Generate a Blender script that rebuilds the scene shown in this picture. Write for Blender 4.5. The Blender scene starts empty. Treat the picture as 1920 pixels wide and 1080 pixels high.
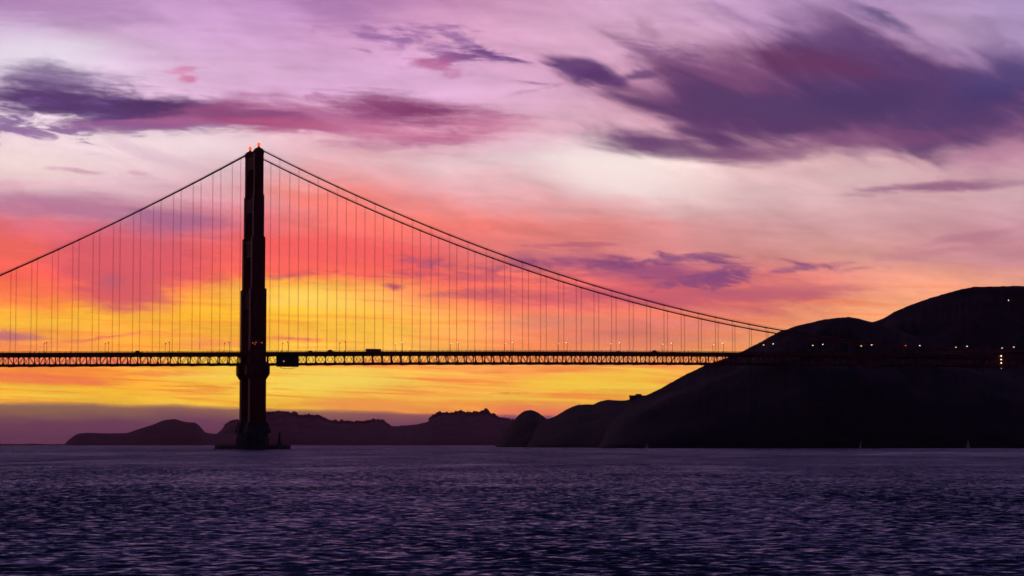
import bpy, bmesh, math, random
import numpy as np
from mathutils import Vector, Matrix

random.seed(7); rng = np.random.default_rng(7)
SC = bpy.context.scene
COL = SC.collection

# ------------------------------------------------------------------ camera
F = 4435.8                 # focal length in pixels of the 1920 wide photograph
CAM_H = 3.586
PITCH = 0.0661
cam_data = bpy.data.cameras.new('camera')
cam_data.sensor_width = 36.0
cam_data.lens = F / 1920 * 36.0
cam_data.clip_start = 0.5
cam_data.clip_end = 250000
cam = bpy.data.objects.new('camera', cam_data)
cam.location = (0, 0, CAM_H)
cam.rotation_euler = (math.pi / 2 + PITCH, 0, 0)
COL.objects.link(cam)
SC.camera = cam

SC.view_settings.view_transform = 'Standard'
SC.view_settings.look = 'None'
SC.view_settings.exposure = 0.0
SC.view_settings.gamma = 1.0
SC.cycles.use_denoising = True
SC.cycles.max_bounces = 3
SC.cycles.volume_bounces = 1
SC.cycles.use_adaptive_sampling = True
SC.cycles.adaptive_threshold = 0.02
SC.cycles.adaptive_min_samples = 12
SC.cycles.sample_clamp_indirect = 4.0
SC.cycles.sample_clamp_direct = 0.0


def ray(x, y):
    """direction of a point of the photograph, as (X/Y, Z/Y)"""
    d = (x - 960) / F
    u = (540 - y) / F
    c, s = math.cos(PITCH), math.sin(PITCH)
    Y = c - u * s
    return d / Y, (s + u * c) / Y


def lin(c):
    out = []
    for v in c[:3]:
        v = v / 255
        out.append(v / 12.92 if v <= 0.04045 else ((v + 0.055) / 1.055) ** 2.4)
    return out


# ------------------------------------------------------------------ world: dusk sky with its clouds
def build_world():
    w = bpy.data.worlds.new('World')
    SC.world = w
    w.use_nodes = True
    w.cycles.sampling_method = 'MANUAL'
    w.cycles.sample_map_resolution = 256
    nt = w.node_tree
    nt.nodes.clear()
    L = nt.links.new

    def node(t, **k):
        n = nt.nodes.new(t)
        for a, b in k.items():
            setattr(n, a, b)
        return n

    def put(sock, v):
        if hasattr(v, 'node'):
            L(v, sock)
        else:
            sock.default_value = v

    def math_(op, a, b=None, c=None, clamp=False):
        n = node('ShaderNodeMath', operation=op, use_clamp=clamp)
        put(n.inputs[0], a)
        if b is not None:
            put(n.inputs[1], b)
        if c is not None:
            put(n.inputs[2], c)
        return n.outputs[0]

    def vec(op, a, b=None):
        n = node('ShaderNodeVectorMath', operation=op)
        put(n.inputs[0], a)
        if b is not None:
            put(n.inputs[1], b)
        return n.outputs['Value' if op == 'LENGTH' else 'Vector']

    def rng_(v, a, b, c=0.0, d=1.0, smooth=False):
        n = node('ShaderNodeMapRange')
        n.interpolation_type = 'SMOOTHSTEP' if smooth else 'LINEAR'
        n.clamp = True
        put(n.inputs[0], v)
        n.inputs[1].default_value = a; n.inputs[2].default_value = b
        n.inputs[3].default_value = c; n.inputs[4].default_value = d
        return n.outputs[0]

    def mix(a, b, t):
        n = node('ShaderNodeMix', data_type='RGBA')
        put(n.inputs['Factor'], t)
        put(n.inputs[6], a); put(n.inputs[7], b)
        return n.outputs[2]

    def rgb(c):
        l = lin(c)
        return (l[0], l[1], l[2], 1)

    tc = node('ShaderNodeTexCoord')
    sep = node('ShaderNodeSeparateXYZ'); L(tc.outputs['Generated'], sep.inputs[0])
    X, Y, Z = sep.outputs
    az = math_('ARCTAN2', X, Y)
    azc = math_('MAXIMUM', math_('MINIMUM', az, 1.2), -1.2)
    hyp = math_('MAXIMUM', math_('SQRT', math_('ADD', math_('MULTIPLY', X, X), math_('MULTIPLY', Y, Y))), 0.08)
    tel = math_('DIVIDE', Z, hyp)
    # sky plane coordinates, 1 unit = 0.1 radian or so
    K = F / 1000
    U = math_('MULTIPLY', math_('TANGENT', azc), K)
    V = math_('MULTIPLY', math_('DIVIDE', tel, math_('COSINE', azc)), K)
    comb = node('ShaderNodeCombineXYZ'); L(U, comb.inputs[0]); L(V, comb.inputs[1])
    P = comb.outputs[0]

    def uv(x, y):
        a, b = ray(x, y)
        return a * K, b * K

    def noise(scale, rot=0.0, detail=6, rough=0.58, dist=0.0, lac=2.0, off=(0, 0, 0)):
        m = node('ShaderNodeMapping')
        m.vector_type = 'TEXTURE'
        L(P, m.inputs[0])
        m.inputs['Location'].default_value = off
        m.inputs['Rotation'].default_value = (0, 0, math.radians(rot))
        m.inputs['Scale'].default_value = (scale[0] / 1000, scale[1] / 1000, 1)
        n = node('ShaderNodeTexNoise')
        n.noise_dimensions = '2D'
        n.inputs['Scale'].default_value = 1
        n.inputs['Detail'].default_value = detail
        n.inputs['Roughness'].default_value = rough
        n.inputs['Lacunarity'].default_value = lac
        n.inputs['Distortion'].default_value = dist
        L(m.outputs[0], n.inputs['Vector'])
        return n

    n_str = noise((330, 46), rot=-3, detail=5, rough=0.6, dist=0.25)          # long level streaks
    n_dia = noise((240, 62), rot=-24, detail=4, rough=0.5, dist=0.35, off=(.3, .2, 0))   # streaks falling to the right
    n_bil = noise((92, 26), rot=-5, detail=5, rough=0.62, dist=0.4, off=(.7, .1, 0))   # ragged edges
    n_big = noise((420, 150), rot=-5, detail=3, rough=0.5, off=(.1, .9, 0))
    n_fin = noise((52, 15), rot=-8, detail=4, rough=0.62, dist=0.5, off=(.4, .6, 0))
    NO = {'s': n_str.outputs[0], 'd': n_dia.outputs[0], 'b': n_bil.outputs[0]}
    fin = math_('MULTIPLY', math_('SUBTRACT', n_fin.outputs[0], 0.5), 0.55)
    NC = {k: math_('MULTIPLY_ADD', fin, {'s': .55, 'd': .12, 'b': 1.1}[k], math_('MULTIPLY', math_('SUBTRACT', v, 0.5), {'s': 1.3, 'd': 1.25, 'b': 1.9}[k])) for k, v in NO.items()}

    # gentle warp so that nothing follows straight lines
    w1 = vec('SUBTRACT', n_big.outputs['Color'], (0.5, 0.5, 0.5))
    w2 = vec('SUBTRACT', n_bil.outputs['Color'], (0.5, 0.5, 0.5))
    Pw = vec('ADD', P, vec('MULTIPLY', w1, (0.20, 0.045, 0)))
    Pw = vec('ADD', Pw, vec('MULTIPLY', w2, (0.10, 0.028, 0)))
    Pb = vec('ADD', P, vec('MULTIPLY', w1, (0.08, 0.03, 0)))
    Pb = vec('ADD', Pb, vec('MULTIPLY', w2, (0.05, 0.014, 0)))
    sp = node('ShaderNodeSeparateXYZ'); L(Pw, sp.inputs[0])
    Uw, Vw = sp.outputs[0], sp.outputs[1]

    # glow of the sunset: rows of colour from the horizon to overhead
    XS = [0, 160, 320, 480, 640, 800, 960, 1120, 1280, 1440, 1600, 1760, 1920]
    rows = [
        (-3300, [(30, 30, 66)] * 13),
        (-1700, [(40, 42, 100)] * 13),
        (-800, [(90, 76, 144)] * 13),
        (-320, [(150, 112, 162)] * 13),
        (0, [(170,128,174),(182,140,188),(198,152,203),(197,147,198),(172,120,175),(190,132,178),(202,144,184),(208,162,196),(206,162,196),(186,148,190),(168,132,178),(180,150,190),(166,140,186)]),
        (60, [(208,184,216),(206,168,204),(206,162,206),(210,160,208),(206,152,198),(212,156,192),(216,162,196),(218,168,200),(210,164,194),(186,142,182),(168,128,172),(184,150,186),(166,140,186)]),
        (120, [(228,212,230),(222,194,220),(220,180,216),(218,172,212),(216,166,208),(215,165,206),(215,161,196),(215,165,195),(210,158,188),(196,142,176),(172,124,166),(172,134,172),(152,122,170)]),
        (180, [(226,206,226),(226,196,220),(226,182,216),(222,175,215),(220,170,212),(220,170,210),(216,170,205),(214,164,190),(205,145,170),(182,118,152),(152,98,142),(132,88,136),(114,80,128)]),
        (240, [(235,210,222),(235,212,222),(238,212,222),(236,202,214),(224,164,184),(216,146,176),(220,162,186),(225,180,196),(205,152,172),(168,106,144),(146,86,134),(150,92,136),(158,100,140)]),
        (300, [(240,212,212),(236,206,213),(233,202,211),(226,186,197),(228,168,176),(228,190,198),(230,205,212),(241,222,222),(246,224,219),(218,172,178),(214,176,178),(200,150,165),(190,136,160)]),
        (360, [(206,148,170),(214,170,186),(212,170,184),(235,152,150),(250,126,112),(228,144,148),(225,165,172),(230,190,195),(234,204,204),(216,177,181),(211,171,176),(206,161,171),(210,170,178)]),
        (420, [(224,104,116),(200,108,132),(190,108,138),(236,116,120),(252,116,106),(246,122,108),(231,121,116),(222,132,131),(216,146,150),(210,155,160),(210,160,165),(202,148,157),(197,142,157)]),
        (480, [(244,100,88),(224,92,104),(218,88,104),(248,100,94),(243,97,94),(228,94,104),(221,118,115),(215,122,124),(214,136,138),(216,145,141),(220,155,145),(212,147,146),(194,130,147)]),
        (515, [(250,100,86),(215,86,102),(222,86,100),(254,106,86),(250,102,90),(232,94,98),(226,112,104),(208,102,112),(196,102,120),(206,118,126),(220,150,142),(224,158,142),(208,148,146)]),
        (531, [(255,116,76),(224,92,98),(234,94,92),(255,158,62),(255,180,80),(240,102,98),(230,108,100),(210,100,112),(198,99,117),(207,114,122),(223,150,138),(230,162,138),(216,156,142)]),
        (548, [(255,128,76),(234,98,90),(250,138,76),(255,192,60),(255,206,82),(252,126,96),(234,112,98),(217,104,110),(202,100,114),(210,114,119),(228,154,133),(235,166,135),(224,163,138)]),
        (564, [(255,166,62),(246,112,80),(255,172,56),(255,192,60),(255,210,88),(255,142,98),(238,120,99),(221,111,108),(205,106,113),(213,120,118),(232,160,130),(236,168,132),(226,164,136)]),
        (577, [(255,192,60),(255,146,64),(255,178,54),(255,190,52),(255,206,74),(255,156,92),(240,132,100),(223,118,107),(208,112,112),(216,126,117),(235,165,128),(236,168,131),(228,164,134)]),
        (592, [(255,194,64),(255,186,56),(255,178,50),(255,186,46),(255,202,62),(255,172,86),(242,142,100),(224,124,108),(211,117,112),(218,130,116),(238,168,126),(236,168,130),(230,165,132)]),
        (630, [(236,142,88),(250,166,72),(255,178,58),(255,176,64),(255,196,70),(255,176,86),(234,138,108),(202,118,116),(198,118,116),(228,150,108),(246,178,116),(240,170,120),(230,160,120)]),
        (690, [(250,142,62),(255,152,56),(255,172,60),(255,210,76),(255,202,82),(255,166,86),(255,148,88),(255,150,86),(255,155,86),(255,165,90),(255,165,90),(250,160,90),(240,150,90)]),
        (722, [(255,182,50),(255,188,48),(255,178,50),(255,216,82),(255,216,82),(255,180,80),(255,174,76),(255,196,70),(255,202,72),(255,195,75),(255,180,80),(250,165,85),(240,150,90)]),
        (752, [(255,200,60),(255,198,60),(255,198,60),(255,200,56),(255,196,66),(255,168,76),(255,172,70),(255,192,66),(255,180,70),(255,170,75),(255,160,80),(250,150,85),(240,140,90)]),
        (772, [(255,190,66)]*3+[(255,180,64),(255,168,72),(255,150,80),(255,140,84),(250,140,86),(245,140,90),(240,130,90),(235,125,90),(230,120,90),(220,115,90)]),
        (792, [(172,104,132)] * 13),
        (833, [(168,106,150)] * 13),
        (900, [(70,50,80)] * 13),
    ]
    colr = None
    prev = None
    span0, span1 = uv(-1900, 500)[0], uv(3800, 500)[0]
    t_u = rng_(Uw, span0, span1)
    for ri, (y, cs) in enumerate(rows):
        r = node('ShaderNodeValToRGB')
        cr = r.color_ramp
        cr.interpolation = 'B_SPLINE'
        stops = [(-1900, tuple(v * .75 for v in cs[0])), (-500, tuple(v * .94 for v in cs[0]))]
        stops += list(zip(XS, cs))
        stops += [(2450, tuple(v * .94 for v in cs[-1])), (3800, tuple(v * .75 for v in cs[-1]))]
        while len(cr.elements) < len(stops):
            cr.elements.new(0.5)
        for e, (x, c) in zip(cr.elements, stops):
            e.position = (uv(x, 500)[0] - span0) / (span1 - span0)
        for e, (x, c) in zip(cr.elements, stops):
            k_ = (1.16, 1.03, .9) if y >= 500 else (1, 1, 1)      # the glow seen through the low haze
            e.color = tuple(v_ * q_ for v_, q_ in zip(rgb(c), k_)) + (1,)
        # every few steps lean a hair on the ones before, so that the renderer works through them in turn
        if colr is not None and ri % 3 == 0:
            lum = node('ShaderNodeSeparateColor'); L(colr, lum.inputs[0])
            t_u = math_('MULTIPLY_ADD', lum.outputs[0], 1e-7, t_u)
        L(t_u, r.inputs[0])
        v = uv(960, y)[1]
        if colr is None:
            colr = r.outputs[0]
        else:
            colr = mix(colr, r.outputs[0], rng_(Vw, prev, v))
        prev = v

    # thin streaked veil over all of it
    veil = math_('ADD', 1.03, math_('ADD', math_('MULTIPLY', NC['s'], 0.42), math_('MULTIPLY', NC['d'], 0.22)))
    vn = node('ShaderNodeVectorMath', operation='SCALE')
    L(colr, vn.inputs[0]); L(veil, vn.inputs['Scale'])
    colr = vn.outputs[0]

    # fine level bars of orange cloud low over the sea
    n_low = noise((300, 11), rot=-2, detail=4, rough=0.6, dist=0.3, off=(.2, .5, 0))
    low = math_('MULTIPLY', rng_(V, uv(960, 640)[1], uv(960, 690)[1], 0, 1, smooth=True), rng_(V, uv(960, 775)[1], uv(960, 735)[1], 0, 1, smooth=True))
    glow = math_('MULTIPLY', rng_(V, uv(960, 500)[1], uv(960, 560)[1], 0, .5, smooth=True), rng_(V, uv(960, 690)[1], uv(960, 640)[1], 0, 1, smooth=True))
    colr = mix(colr, rgb((252, 128, 62)), math_('MULTIPLY', math_('ADD', low, glow), rng_(n_low.outputs[0], .48, .66, 0, .75, smooth=True)))
    colr = mix(colr, rgb((255, 214, 84)), math_('MULTIPLY', low, rng_(n_low.outputs[0], .46, .34, 0, .6, smooth=True)))

    # clouds: centre x, y, half length, half height, tilt, colour, cover, noise, raggedness, inner edge
    C = [
        # pale openings
        (1140, 318, 190, 62, 6, (250, 232, 228), .75, 's', 1.2, .1),
        (60, 318, 230, 60, 0, (246, 224, 220), .6, 's', 1.2, .1),
        (60, 108, 200, 55, 8, (233, 220, 236), .75, 's', 1.2, .1),
        (1640, 330, 120, 24, -4, (224, 192, 192), .5, 's', 1.2, .1),
        (330, 268, 260, 26, 2, (240, 218, 222), .7, 's', 1.2, .1),
        # upper left bank
        (90, 18, 240, 34, 6, (176, 132, 182), .75, 's', 1.3, .2),
        (640, 18, 150, 48, 10, (166, 116, 170), .6, 's', 1.2, .1),
        # dark cloud at the left
        (110, 158, 175, 44, 4, (106, 76, 132), .85, 's', 1.2, .3),
        (210, 198, 330, 44, 5, (86, 54, 110), 1, 's', .95, .45),
        (40, 226, 170, 30, -4, (112, 78, 140), .85, 'b', 2.4, .3),
        (55, 252, 75, 16, -3, (150, 108, 160), .7, 'b', 2.4, .3),
        (310, 200, 165, 25, 5, (76, 42, 96), .95, 's', 1.4, .3),
        (120, 205, 190, 18, 0, (78, 48, 104), .8, 's', 1.4, .3),
        (300, 232, 250, 11, 1, (150, 92, 150), .7, 's', 1.8, .3),
        # magenta tail behind the tower
        (600, 226, 360, 46, 4, (176, 96, 146), .9, 's', 1.3, .2),
        (480, 222, 140, 20, 7, (130, 64, 116), .8, 's', 1.5, .3),
        (540, 238, 120, 16, 5, (164, 70, 118), .8, 's', 1.5, .3),
        (770, 212, 190, 44, 6, (138, 62, 114), .95, 's', 1.2, .2),
        (800, 216, 100, 22, 6, (118, 44, 98), .7, 's', 1.2, .1),
        (700, 246, 280, 22, 2, (198, 108, 148), .6, 's', 1.3, .1),
        (900, 235, 130, 26, 4, (204, 120, 155), .55, 's', 1.3, .1),
        # wisps at the top
        (700, 66, 95, 11, 5, (140, 92, 156), .85, 'b', 1.7, .3),
        (790, 76, 100, 20, 6, (160, 108, 166), .75, 'b', 2.2, .3),
        (865, 72, 60, 20, 22, (146, 98, 158), .7, 'b', 2.2, .3),
        (912, 99, 55, 14, 14, (108, 64, 130), .95, 'b', 1.5, .35),
        (855, 106, 62, 10, -6, (124, 72, 136), .9, 'b', 1.6, .3),
        (800, 121, 75, 15, 9, (184, 100, 150), .8, 'b', 1.9, .3),
        (1005, 157, 45, 5, 2, (160, 96, 150), .7, 'b', 1.6, .3),
        (1000, 172, 120, 6, -12, (196, 130, 170), .45, 's', 1.6, .2),
        (345, 131, 38, 6, -4, (216, 138, 180), .9, 'b', 1.8, .3),
        (356, 150, 30, 7, -3, (210, 124, 166), .9, 'b', 1.8, .3),
        (585, 183, 34, 6, 0, (190, 122, 172), .8, 'b', 1.8, .3),
        (175, 322, 70, 5, 3, (208, 152, 176), .8, 'b', 2, .3),
        (300, 292, 110, 22, 22, (216, 176, 198), .45, 'd', 1.4, .1),
        # the great cloud at the right
        (1520, 175, 470, 150, 5, (146, 96, 140), .7, 'd', .9, 0),
        (1230, 190, 260, 80, 18, (168, 112, 150), .5, 'd', 1.1, 0),
        (1600, 150, 420, 120, 6, (104, 68, 118), .8, 'd', .9, .05),
        (1265, 205, 210, 44, 26, (132, 80, 124), .75, 'd', 1.5, .1),
        (1090, 126, 85, 30, 12, (92, 54, 112), .95, 'd', 1.5, .3),
        (1130, 146, 60, 20, 16, (84, 44, 104), .8, 'd', 1.4, .3),
        (1195, 140, 62, 15, -8, (98, 60, 116), .85, 'd', 1.5, .3),
        (1245, 104, 75, 18, 6, (132, 88, 142), .75, 'b', 1.8, .2),
        (1390, 145, 230, 105, 8, (118, 68, 114), .95, 'd', 1.1, .2),
        (1590, 92, 230, 80, 18, (100, 66, 118), .9, 'd', 1.3, .2),
        (1680, 165, 370, 96, 8, (86, 54, 108), 1, 'd', 1.2, .2),
        (1460, 222, 350, 78, 6, (86, 52, 102), 1, 'd', 1.3, .2),
        (1510, 118, 200, 44, 8, (98, 48, 94), .85, 'd', 1.2, .2),
        (1620, 190, 210, 42, -3, (70, 48, 100), .9, 'd', 1.2, .2),
        (1850, 185, 240, 92, -10, (82, 54, 106), .95, 'd', 1.1, .2),
        (1875, 162, 120, 46, -14, (58, 50, 110), .85, 'd', 1.1, .1),
        (1450, 205, 190, 30, 8, (82, 54, 104), .6, 'd', 1.3, .1),
        (1560, 270, 330, 30, -6, (124, 72, 118), .75, 's', 1.2, .1),
        (1250, 268, 140, 26, 7, (112, 66, 112), .75, 's', 1.3, .1),
        (1230, 264, 160, 32, 7, (100, 58, 110), .9, 'd', 1.2, .2),
        (1900, 130, 150, 60, -4, (86, 66, 122), .8, 'd', 1.2, .15),
        (1330, 240, 130, 24, 8, (90, 52, 104), .7, 'd', 1.3, .1),
        (1650, 34, 130, 17, 27, (92, 74, 126), .85, 'd', 1.2, .1),
        (1400, 30, 110, 14, 24, (160, 122, 168), .6, 'd', 1.3, .1),
        (1838, 70, 60, 40, -40, (132, 104, 154), .6, 'd', 1.6, .1),
        (1790, 100, 100, 26, 20, (128, 100, 150), .6, 'd', 1.3, .1),
        (1800, 60, 90, 40, 0, (184, 154, 190), .5, 'd', 1.2, .1),
        # thin bar under it
        (1750, 352, 185, 11, -3, (142, 86, 126), .85, 's', 1.1, .2),
        (1830, 440, 150, 12, -10, (184, 116, 142), .6, 's', 1.5, .2),
        (1760, 470, 140, 12, -8, (190, 118, 140), .5, 's', 1.5, .2),
        (1850, 300, 160, 34, -4, (182, 126, 156), .6, 's', 1.3, .1),
        # purple bank above the deck
        (1150, 558, 340, 32, 2, (196, 84, 110), .85, 's', 1.3, .2),
        (1410, 548, 270, 18, -4, (190, 94, 116), .7, 's', 1.3, .1),
        (1190, 506, 260, 34, 4, (152, 76, 122), .9, 's', 1.1, .2),
        (1120, 492, 130, 12, 2, (126, 66, 120), .75, 'b', 1.7, .3),
        (1250, 486, 110, 8, -3, (122, 66, 124), .75, 'b', 1.7, .3),
        (1345, 518, 130, 15, -6, (122, 68, 124), .9, 'b', 1.6, .3),
        (1270, 528, 120, 13, 0, (140, 70, 120), .7, 'b', 1.6, .3),
        (1480, 506, 100, 8, -7, (140, 80, 126), .75, 'b', 1.5, .3),
        (1605, 504, 55, 6, -6, (160, 92, 126), .7, 'b', 1.5, .3),
        (1070, 460, 100, 6, -2, (176, 88, 118), .6, 's', 1.6, .3),
        # pink and violet at the left
        (110, 385, 260, 32, 4, (176, 112, 150), .75, 's', 1.3, .1),
        (330, 420, 120, 34, 4, (162, 98, 142), .75, 's', 1.3, .1),
        (60, 330, 90, 10, 0, (238, 196, 196), .4, 's', 1.3, .1),
        (240, 485, 210, 66, 8, (216, 88, 104), .8, 's', 1.1, .2),
        (228, 538, 125, 60, 6, (216, 88, 100), .95, 's', .7, .4),
        (210, 530, 44, 22, 6, (180, 90, 118), .6, 's', 1.2, .1),
        (20, 470, 80, 60, 20, (240, 100, 86), .5, 's', 1.2, .1),
        (640, 400, 160, 40, 22, (255, 116, 100), .5, 'd', 1.2, .1),
        (610, 478, 220, 40, 0, (248, 94, 94), .85, 's', 1.2, .2),
        # small bars in the glow
        (860, 500, 130, 9, 3, (164, 80, 116), .85, 'b', 1.5, .3),
        (900, 520, 120, 8, 2, (196, 84, 110), .7, 'b', 1.6, .3),
        (745, 516, 80, 7, -2, (198, 84, 104), .75, 'b', 1.6, .3),
        (742, 538, 24, 6, 8, (186, 70, 106), .9, 'b', 1.5, .3),
        (548, 519, 62, 7, -2, (196, 72, 108), .8, 'b', 1.3, .3),
        (900, 548, 110, 9, -4, (190, 88, 112), .65, 'b', 1.6, .3),
        (1010, 600, 200, 22, -4, (206, 130, 116), .5, 's', 1.3, .1),
        (535, 637, 52, 8, 1, (230, 98, 96), .9, 'b', 1.3, .3),
        (20, 628, 80, 14, 4, (190, 106, 122), .85, 's', 1.6, .2),
        (200, 631, 150, 7, -5, (232, 112, 96), .8, 's', 1.6, .2),
        (70, 648, 130, 9, 0, (236, 122, 92), .7, 's', 1.6, .2),
        (400, 644, 100, 9, 1, (250, 140, 86), .7, 's', 1.6, .2),
        (110, 672, 260, 13, 0, (246, 122, 88), .85, 's', 1.3, .2),
        (60, 706, 190, 14, 3, (250, 116, 78), .75, 's', 1.5, .2),
        (300, 697, 170, 6, 1, (250, 136, 70), .7, 's', 1.6, .2),
        (370, 722, 140, 4, 4, (250, 150, 52), .8, 's', 1.8, .2),
        (420, 704, 90, 8, 3, (255, 214, 88), .7, 's', 1.6, .2),
        (620, 715, 170, 26, -3, (255, 222, 96), .6, 's', 1.2, .1),
        (560, 560, 140, 24, 0, (255, 214, 104), .6, 's', 1.2, .1),
        (690, 758, 130, 15, 3, (255, 160, 78), .7, 's', 1.4, .2),
        (1130, 712, 250, 20, -5, (255, 212, 66), .65, 's', 1.2, .1),
        (960, 741, 40, 2.2, 0, (226, 140, 64), .8, 'b', 1.2, .3),
        (1010, 772, 160, 12, 0, (255, 132, 92), .6, 's', 1.3, .1),
    ]
    P1_ = vec('ADD', vec('MULTIPLY', Pb, (1, 1, 0)), (0, 0, 1))
    base = colr
    # the glow belongs to the west: the sky dims towards the north, south and east
    fall = rng_(math_('ABSOLUTE', az), 0.42, 1.9, 1.0, 0.0, smooth=True)
    night = mix(rgb((32, 28, 58)), rgb((16, 16, 40)), rng_(tel, 0.0, 1.0))
    # clear air above the clouds
    sky = node('ShaderNodeTexSky')
    sky.sky_type = 'NISHITA'
    sky.sun_disc = False
    sky.sun_elevation = math.radians(-1.5)
    sky.sun_rotation = math.radians(-6)
    sky.altitude = 5
    air = node('ShaderNodeVectorMath', operation='SCALE')
    L(sky.outputs[0], air.inputs[0]); air.inputs['Scale'].default_value = 0.015

    cloud_group = bpy.data.node_groups.new('cloud', 'ShaderNodeTree')
    gi = cloud_group.interface
    for nm, ty in (('Color', 'Color'), ('P', 'Vector'), ('N', 'Float'), ('A', 'Vector'), ('B', 'Vector'), ('Ragged', 'Float'),
                   ('Inner', 'Float'), ('Cover', 'Float'), ('Cloud', 'Color')):
        gi.new_socket(nm, in_out='INPUT', socket_type='NodeSocket' + ty)
    gi.new_socket('Color', in_out='OUTPUT', socket_type='NodeSocketColor')
    gn = cloud_group.nodes; gl = cloud_group.links.new
    I = gn.new('NodeGroupInput').outputs; O = gn.new('NodeGroupOutput').inputs
    d1 = gn.new('ShaderNodeVectorMath'); d1.operation = 'DOT_PRODUCT'; gl(I['P'], d1.inputs[0]); gl(I['A'], d1.inputs[1])
    d2 = gn.new('ShaderNodeVectorMath'); d2.operation = 'DOT_PRODUCT'; gl(I['P'], d2.inputs[0]); gl(I['B'], d2.inputs[1])

    def gm(op, *a):
        n = gn.new('ShaderNodeMath'); n.operation = op
        for k, v in enumerate(a): gl(v, n.inputs[k])
        return n.outputs[0]
    q = gm('MULTIPLY', d1.outputs['Value'], d1.outputs['Value'])
    q = gm('SQRT', gm('MULTIPLY_ADD', d2.outputs['Value'], d2.outputs['Value'], q))
    q = gm('MULTIPLY_ADD', I['N'], I['Ragged'], q)
    mr = gn.new('ShaderNodeMapRange'); mr.interpolation_type = 'SMOOTHSTEP'
    gl(q, mr.inputs[0]); mr.inputs[1].default_value = 1.12; gl(I['Inner'], mr.inputs[2])
    mr.inputs[3].default_value = 0; gl(I['Cover'], mr.inputs[4])
    mx = gn.new('ShaderNodeMix'); mx.data_type = 'RGBA'
    gl(mr.outputs[0], mx.inputs['Factor']); gl(I['Color'], mx.inputs[6]); gl(I['Cloud'], mx.inputs[7])
    gl(mx.outputs[2], O[0])

    def clouds(x0, x1, y0, y1):
        """background shader with the clouds that reach into one stretch of sky"""
        colr = base
        P1 = P1_
        ci = 0
        for (x, y, a, b, rot, c, cov, nk, amp, inner) in C:
            if nk == 'b':
                a, b, inner = a * 1.15, b * 1.3, -.1
            cs_, sn_ = math.cos(math.radians(-rot)), math.sin(math.radians(-rot))
            k = 1.25 + .33 * amp
            ex = k * math.hypot(a * cs_, b * sn_) + 30; ey = k * math.hypot(a * sn_, b * cs_) + 15
            if x + ex < x0 or x - ex > x1 or y + ey < y0 or y - ey > y1:
                continue
            if ci % 6 == 0:
                lean = node('ShaderNodeVectorMath', operation='MULTIPLY_ADD')
                L(colr, lean.inputs[0]); lean.inputs[1].default_value = (1e-7, 1e-7, 0); L(P1, lean.inputs[2])
                P1 = lean.outputs[0]
            ci += 1
            u, v = uv(x, y)
            a /= 1000; b /= 1000
            g = node('ShaderNodeGroup'); g.node_tree = cloud_group
            L(colr, g.inputs['Color']); L(P1, g.inputs['P']); L(NC[nk], g.inputs['N'])
            g.inputs['A'].default_value = (cs_ / a, sn_ / a, -(u * cs_ + v * sn_) / a)
            g.inputs['B'].default_value = (-sn_ / b, cs_ / b, -(-u * sn_ + v * cs_) / b)
            g.inputs['Ragged'].default_value = amp
            g.inputs['Inner'].default_value = inner
            g.inputs['Cover'].default_value = cov
            g.inputs['Cloud'].default_value = rgb(c)
            colr = g.outputs[0]
        dusk = mix(night, colr, fall)
        bg = node('ShaderNodeBackground')
        L(vec('ADD', dusk, air.outputs[0]), bg.inputs[0])
        return bg.outputs[0]

    def either(t, a, b):
        n = node('ShaderNodeMixShader')
        L(t, n.inputs[0]); L(a, n.inputs[1]); L(b, n.inputs[2])
        return n.outputs[0]

    BIG = 1e5
    xs = [-BIG, 480, 1000, 1420, BIG]
    ys = [-BIG, 300, 560, BIG]
    whole = None
    for i in range(len(xs) - 1):
        col_ = None
        for j in range(len(ys) - 1):
            cell = clouds(xs[i], xs[i + 1], ys[j], ys[j + 1])
            col_ = cell if col_ is None else either(math_('LESS_THAN', V, uv(960, ys[j])[1]), col_, cell)
        whole = col_ if whole is None else either(math_('GREATER_THAN', U, uv(xs[i], 500)[0]), whole, col_)
    out = node('ShaderNodeOutputWorld'); L(whole, out.inputs[0])


build_world()


# ------------------------------------------------------------------ helpers
def tag(o, label=None, cat=None, group=None, kind=None):
    if label: o['label'] = label
    if cat: o['category'] = cat
    if group: o['group'] = group
    if kind: o['kind'] = kind
    return o


def mat(name, color, rough=0.6, metal=0.0, var=0.0, scale=1.0, emit=None, strength=0.0, bump=0.0):
    m = bpy.data.materials.new(name)
    m.use_nodes = True
    nt = m.node_tree
    b = nt.nodes['Principled BSDF']
    b.inputs['Base Color'].default_value = (*color, 1)
    b.inputs['Roughness'].default_value = rough
    b.inputs['Metallic'].default_value = metal
    if var or bump:
        tc = nt.nodes.new('ShaderNodeTexCoord')
        n = nt.nodes.new('ShaderNodeTexNoise')
        n.inputs['Scale'].default_value = scale
        n.inputs['Detail'].default_value = 6
        nt.links.new(tc.outputs['Object'], n.inputs['Vector'])
        if var:
            r = nt.nodes.new('ShaderNodeValToRGB')
            r.color_ramp.elements[0].position = 0.3
            r.color_ramp.elements[1].position = 0.7
            r.color_ramp.elements[0].color = (*[v * (1 - var) for v in color], 1)
            r.color_ramp.elements[1].color = (*[min(1, v * (1 + var)) for v in color], 1)
            nt.links.new(n.outputs[0], r.inputs[0])
            nt.links.new(r.outputs[0], b.inputs['Base Color'])
        if bump:
            bp = nt.nodes.new('ShaderNodeBump')
            bp.inputs['Strength'].default_value = bump
            nt.links.new(n.outputs[0], bp.inputs['Height'])
            nt.links.new(bp.outputs[0], b.inputs['Normal'])
    if emit:
        b.inputs['Emission Color'].default_value = (*emit, 1)
        b.inputs['Emission Strength'].default_value = strength
    return m


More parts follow.
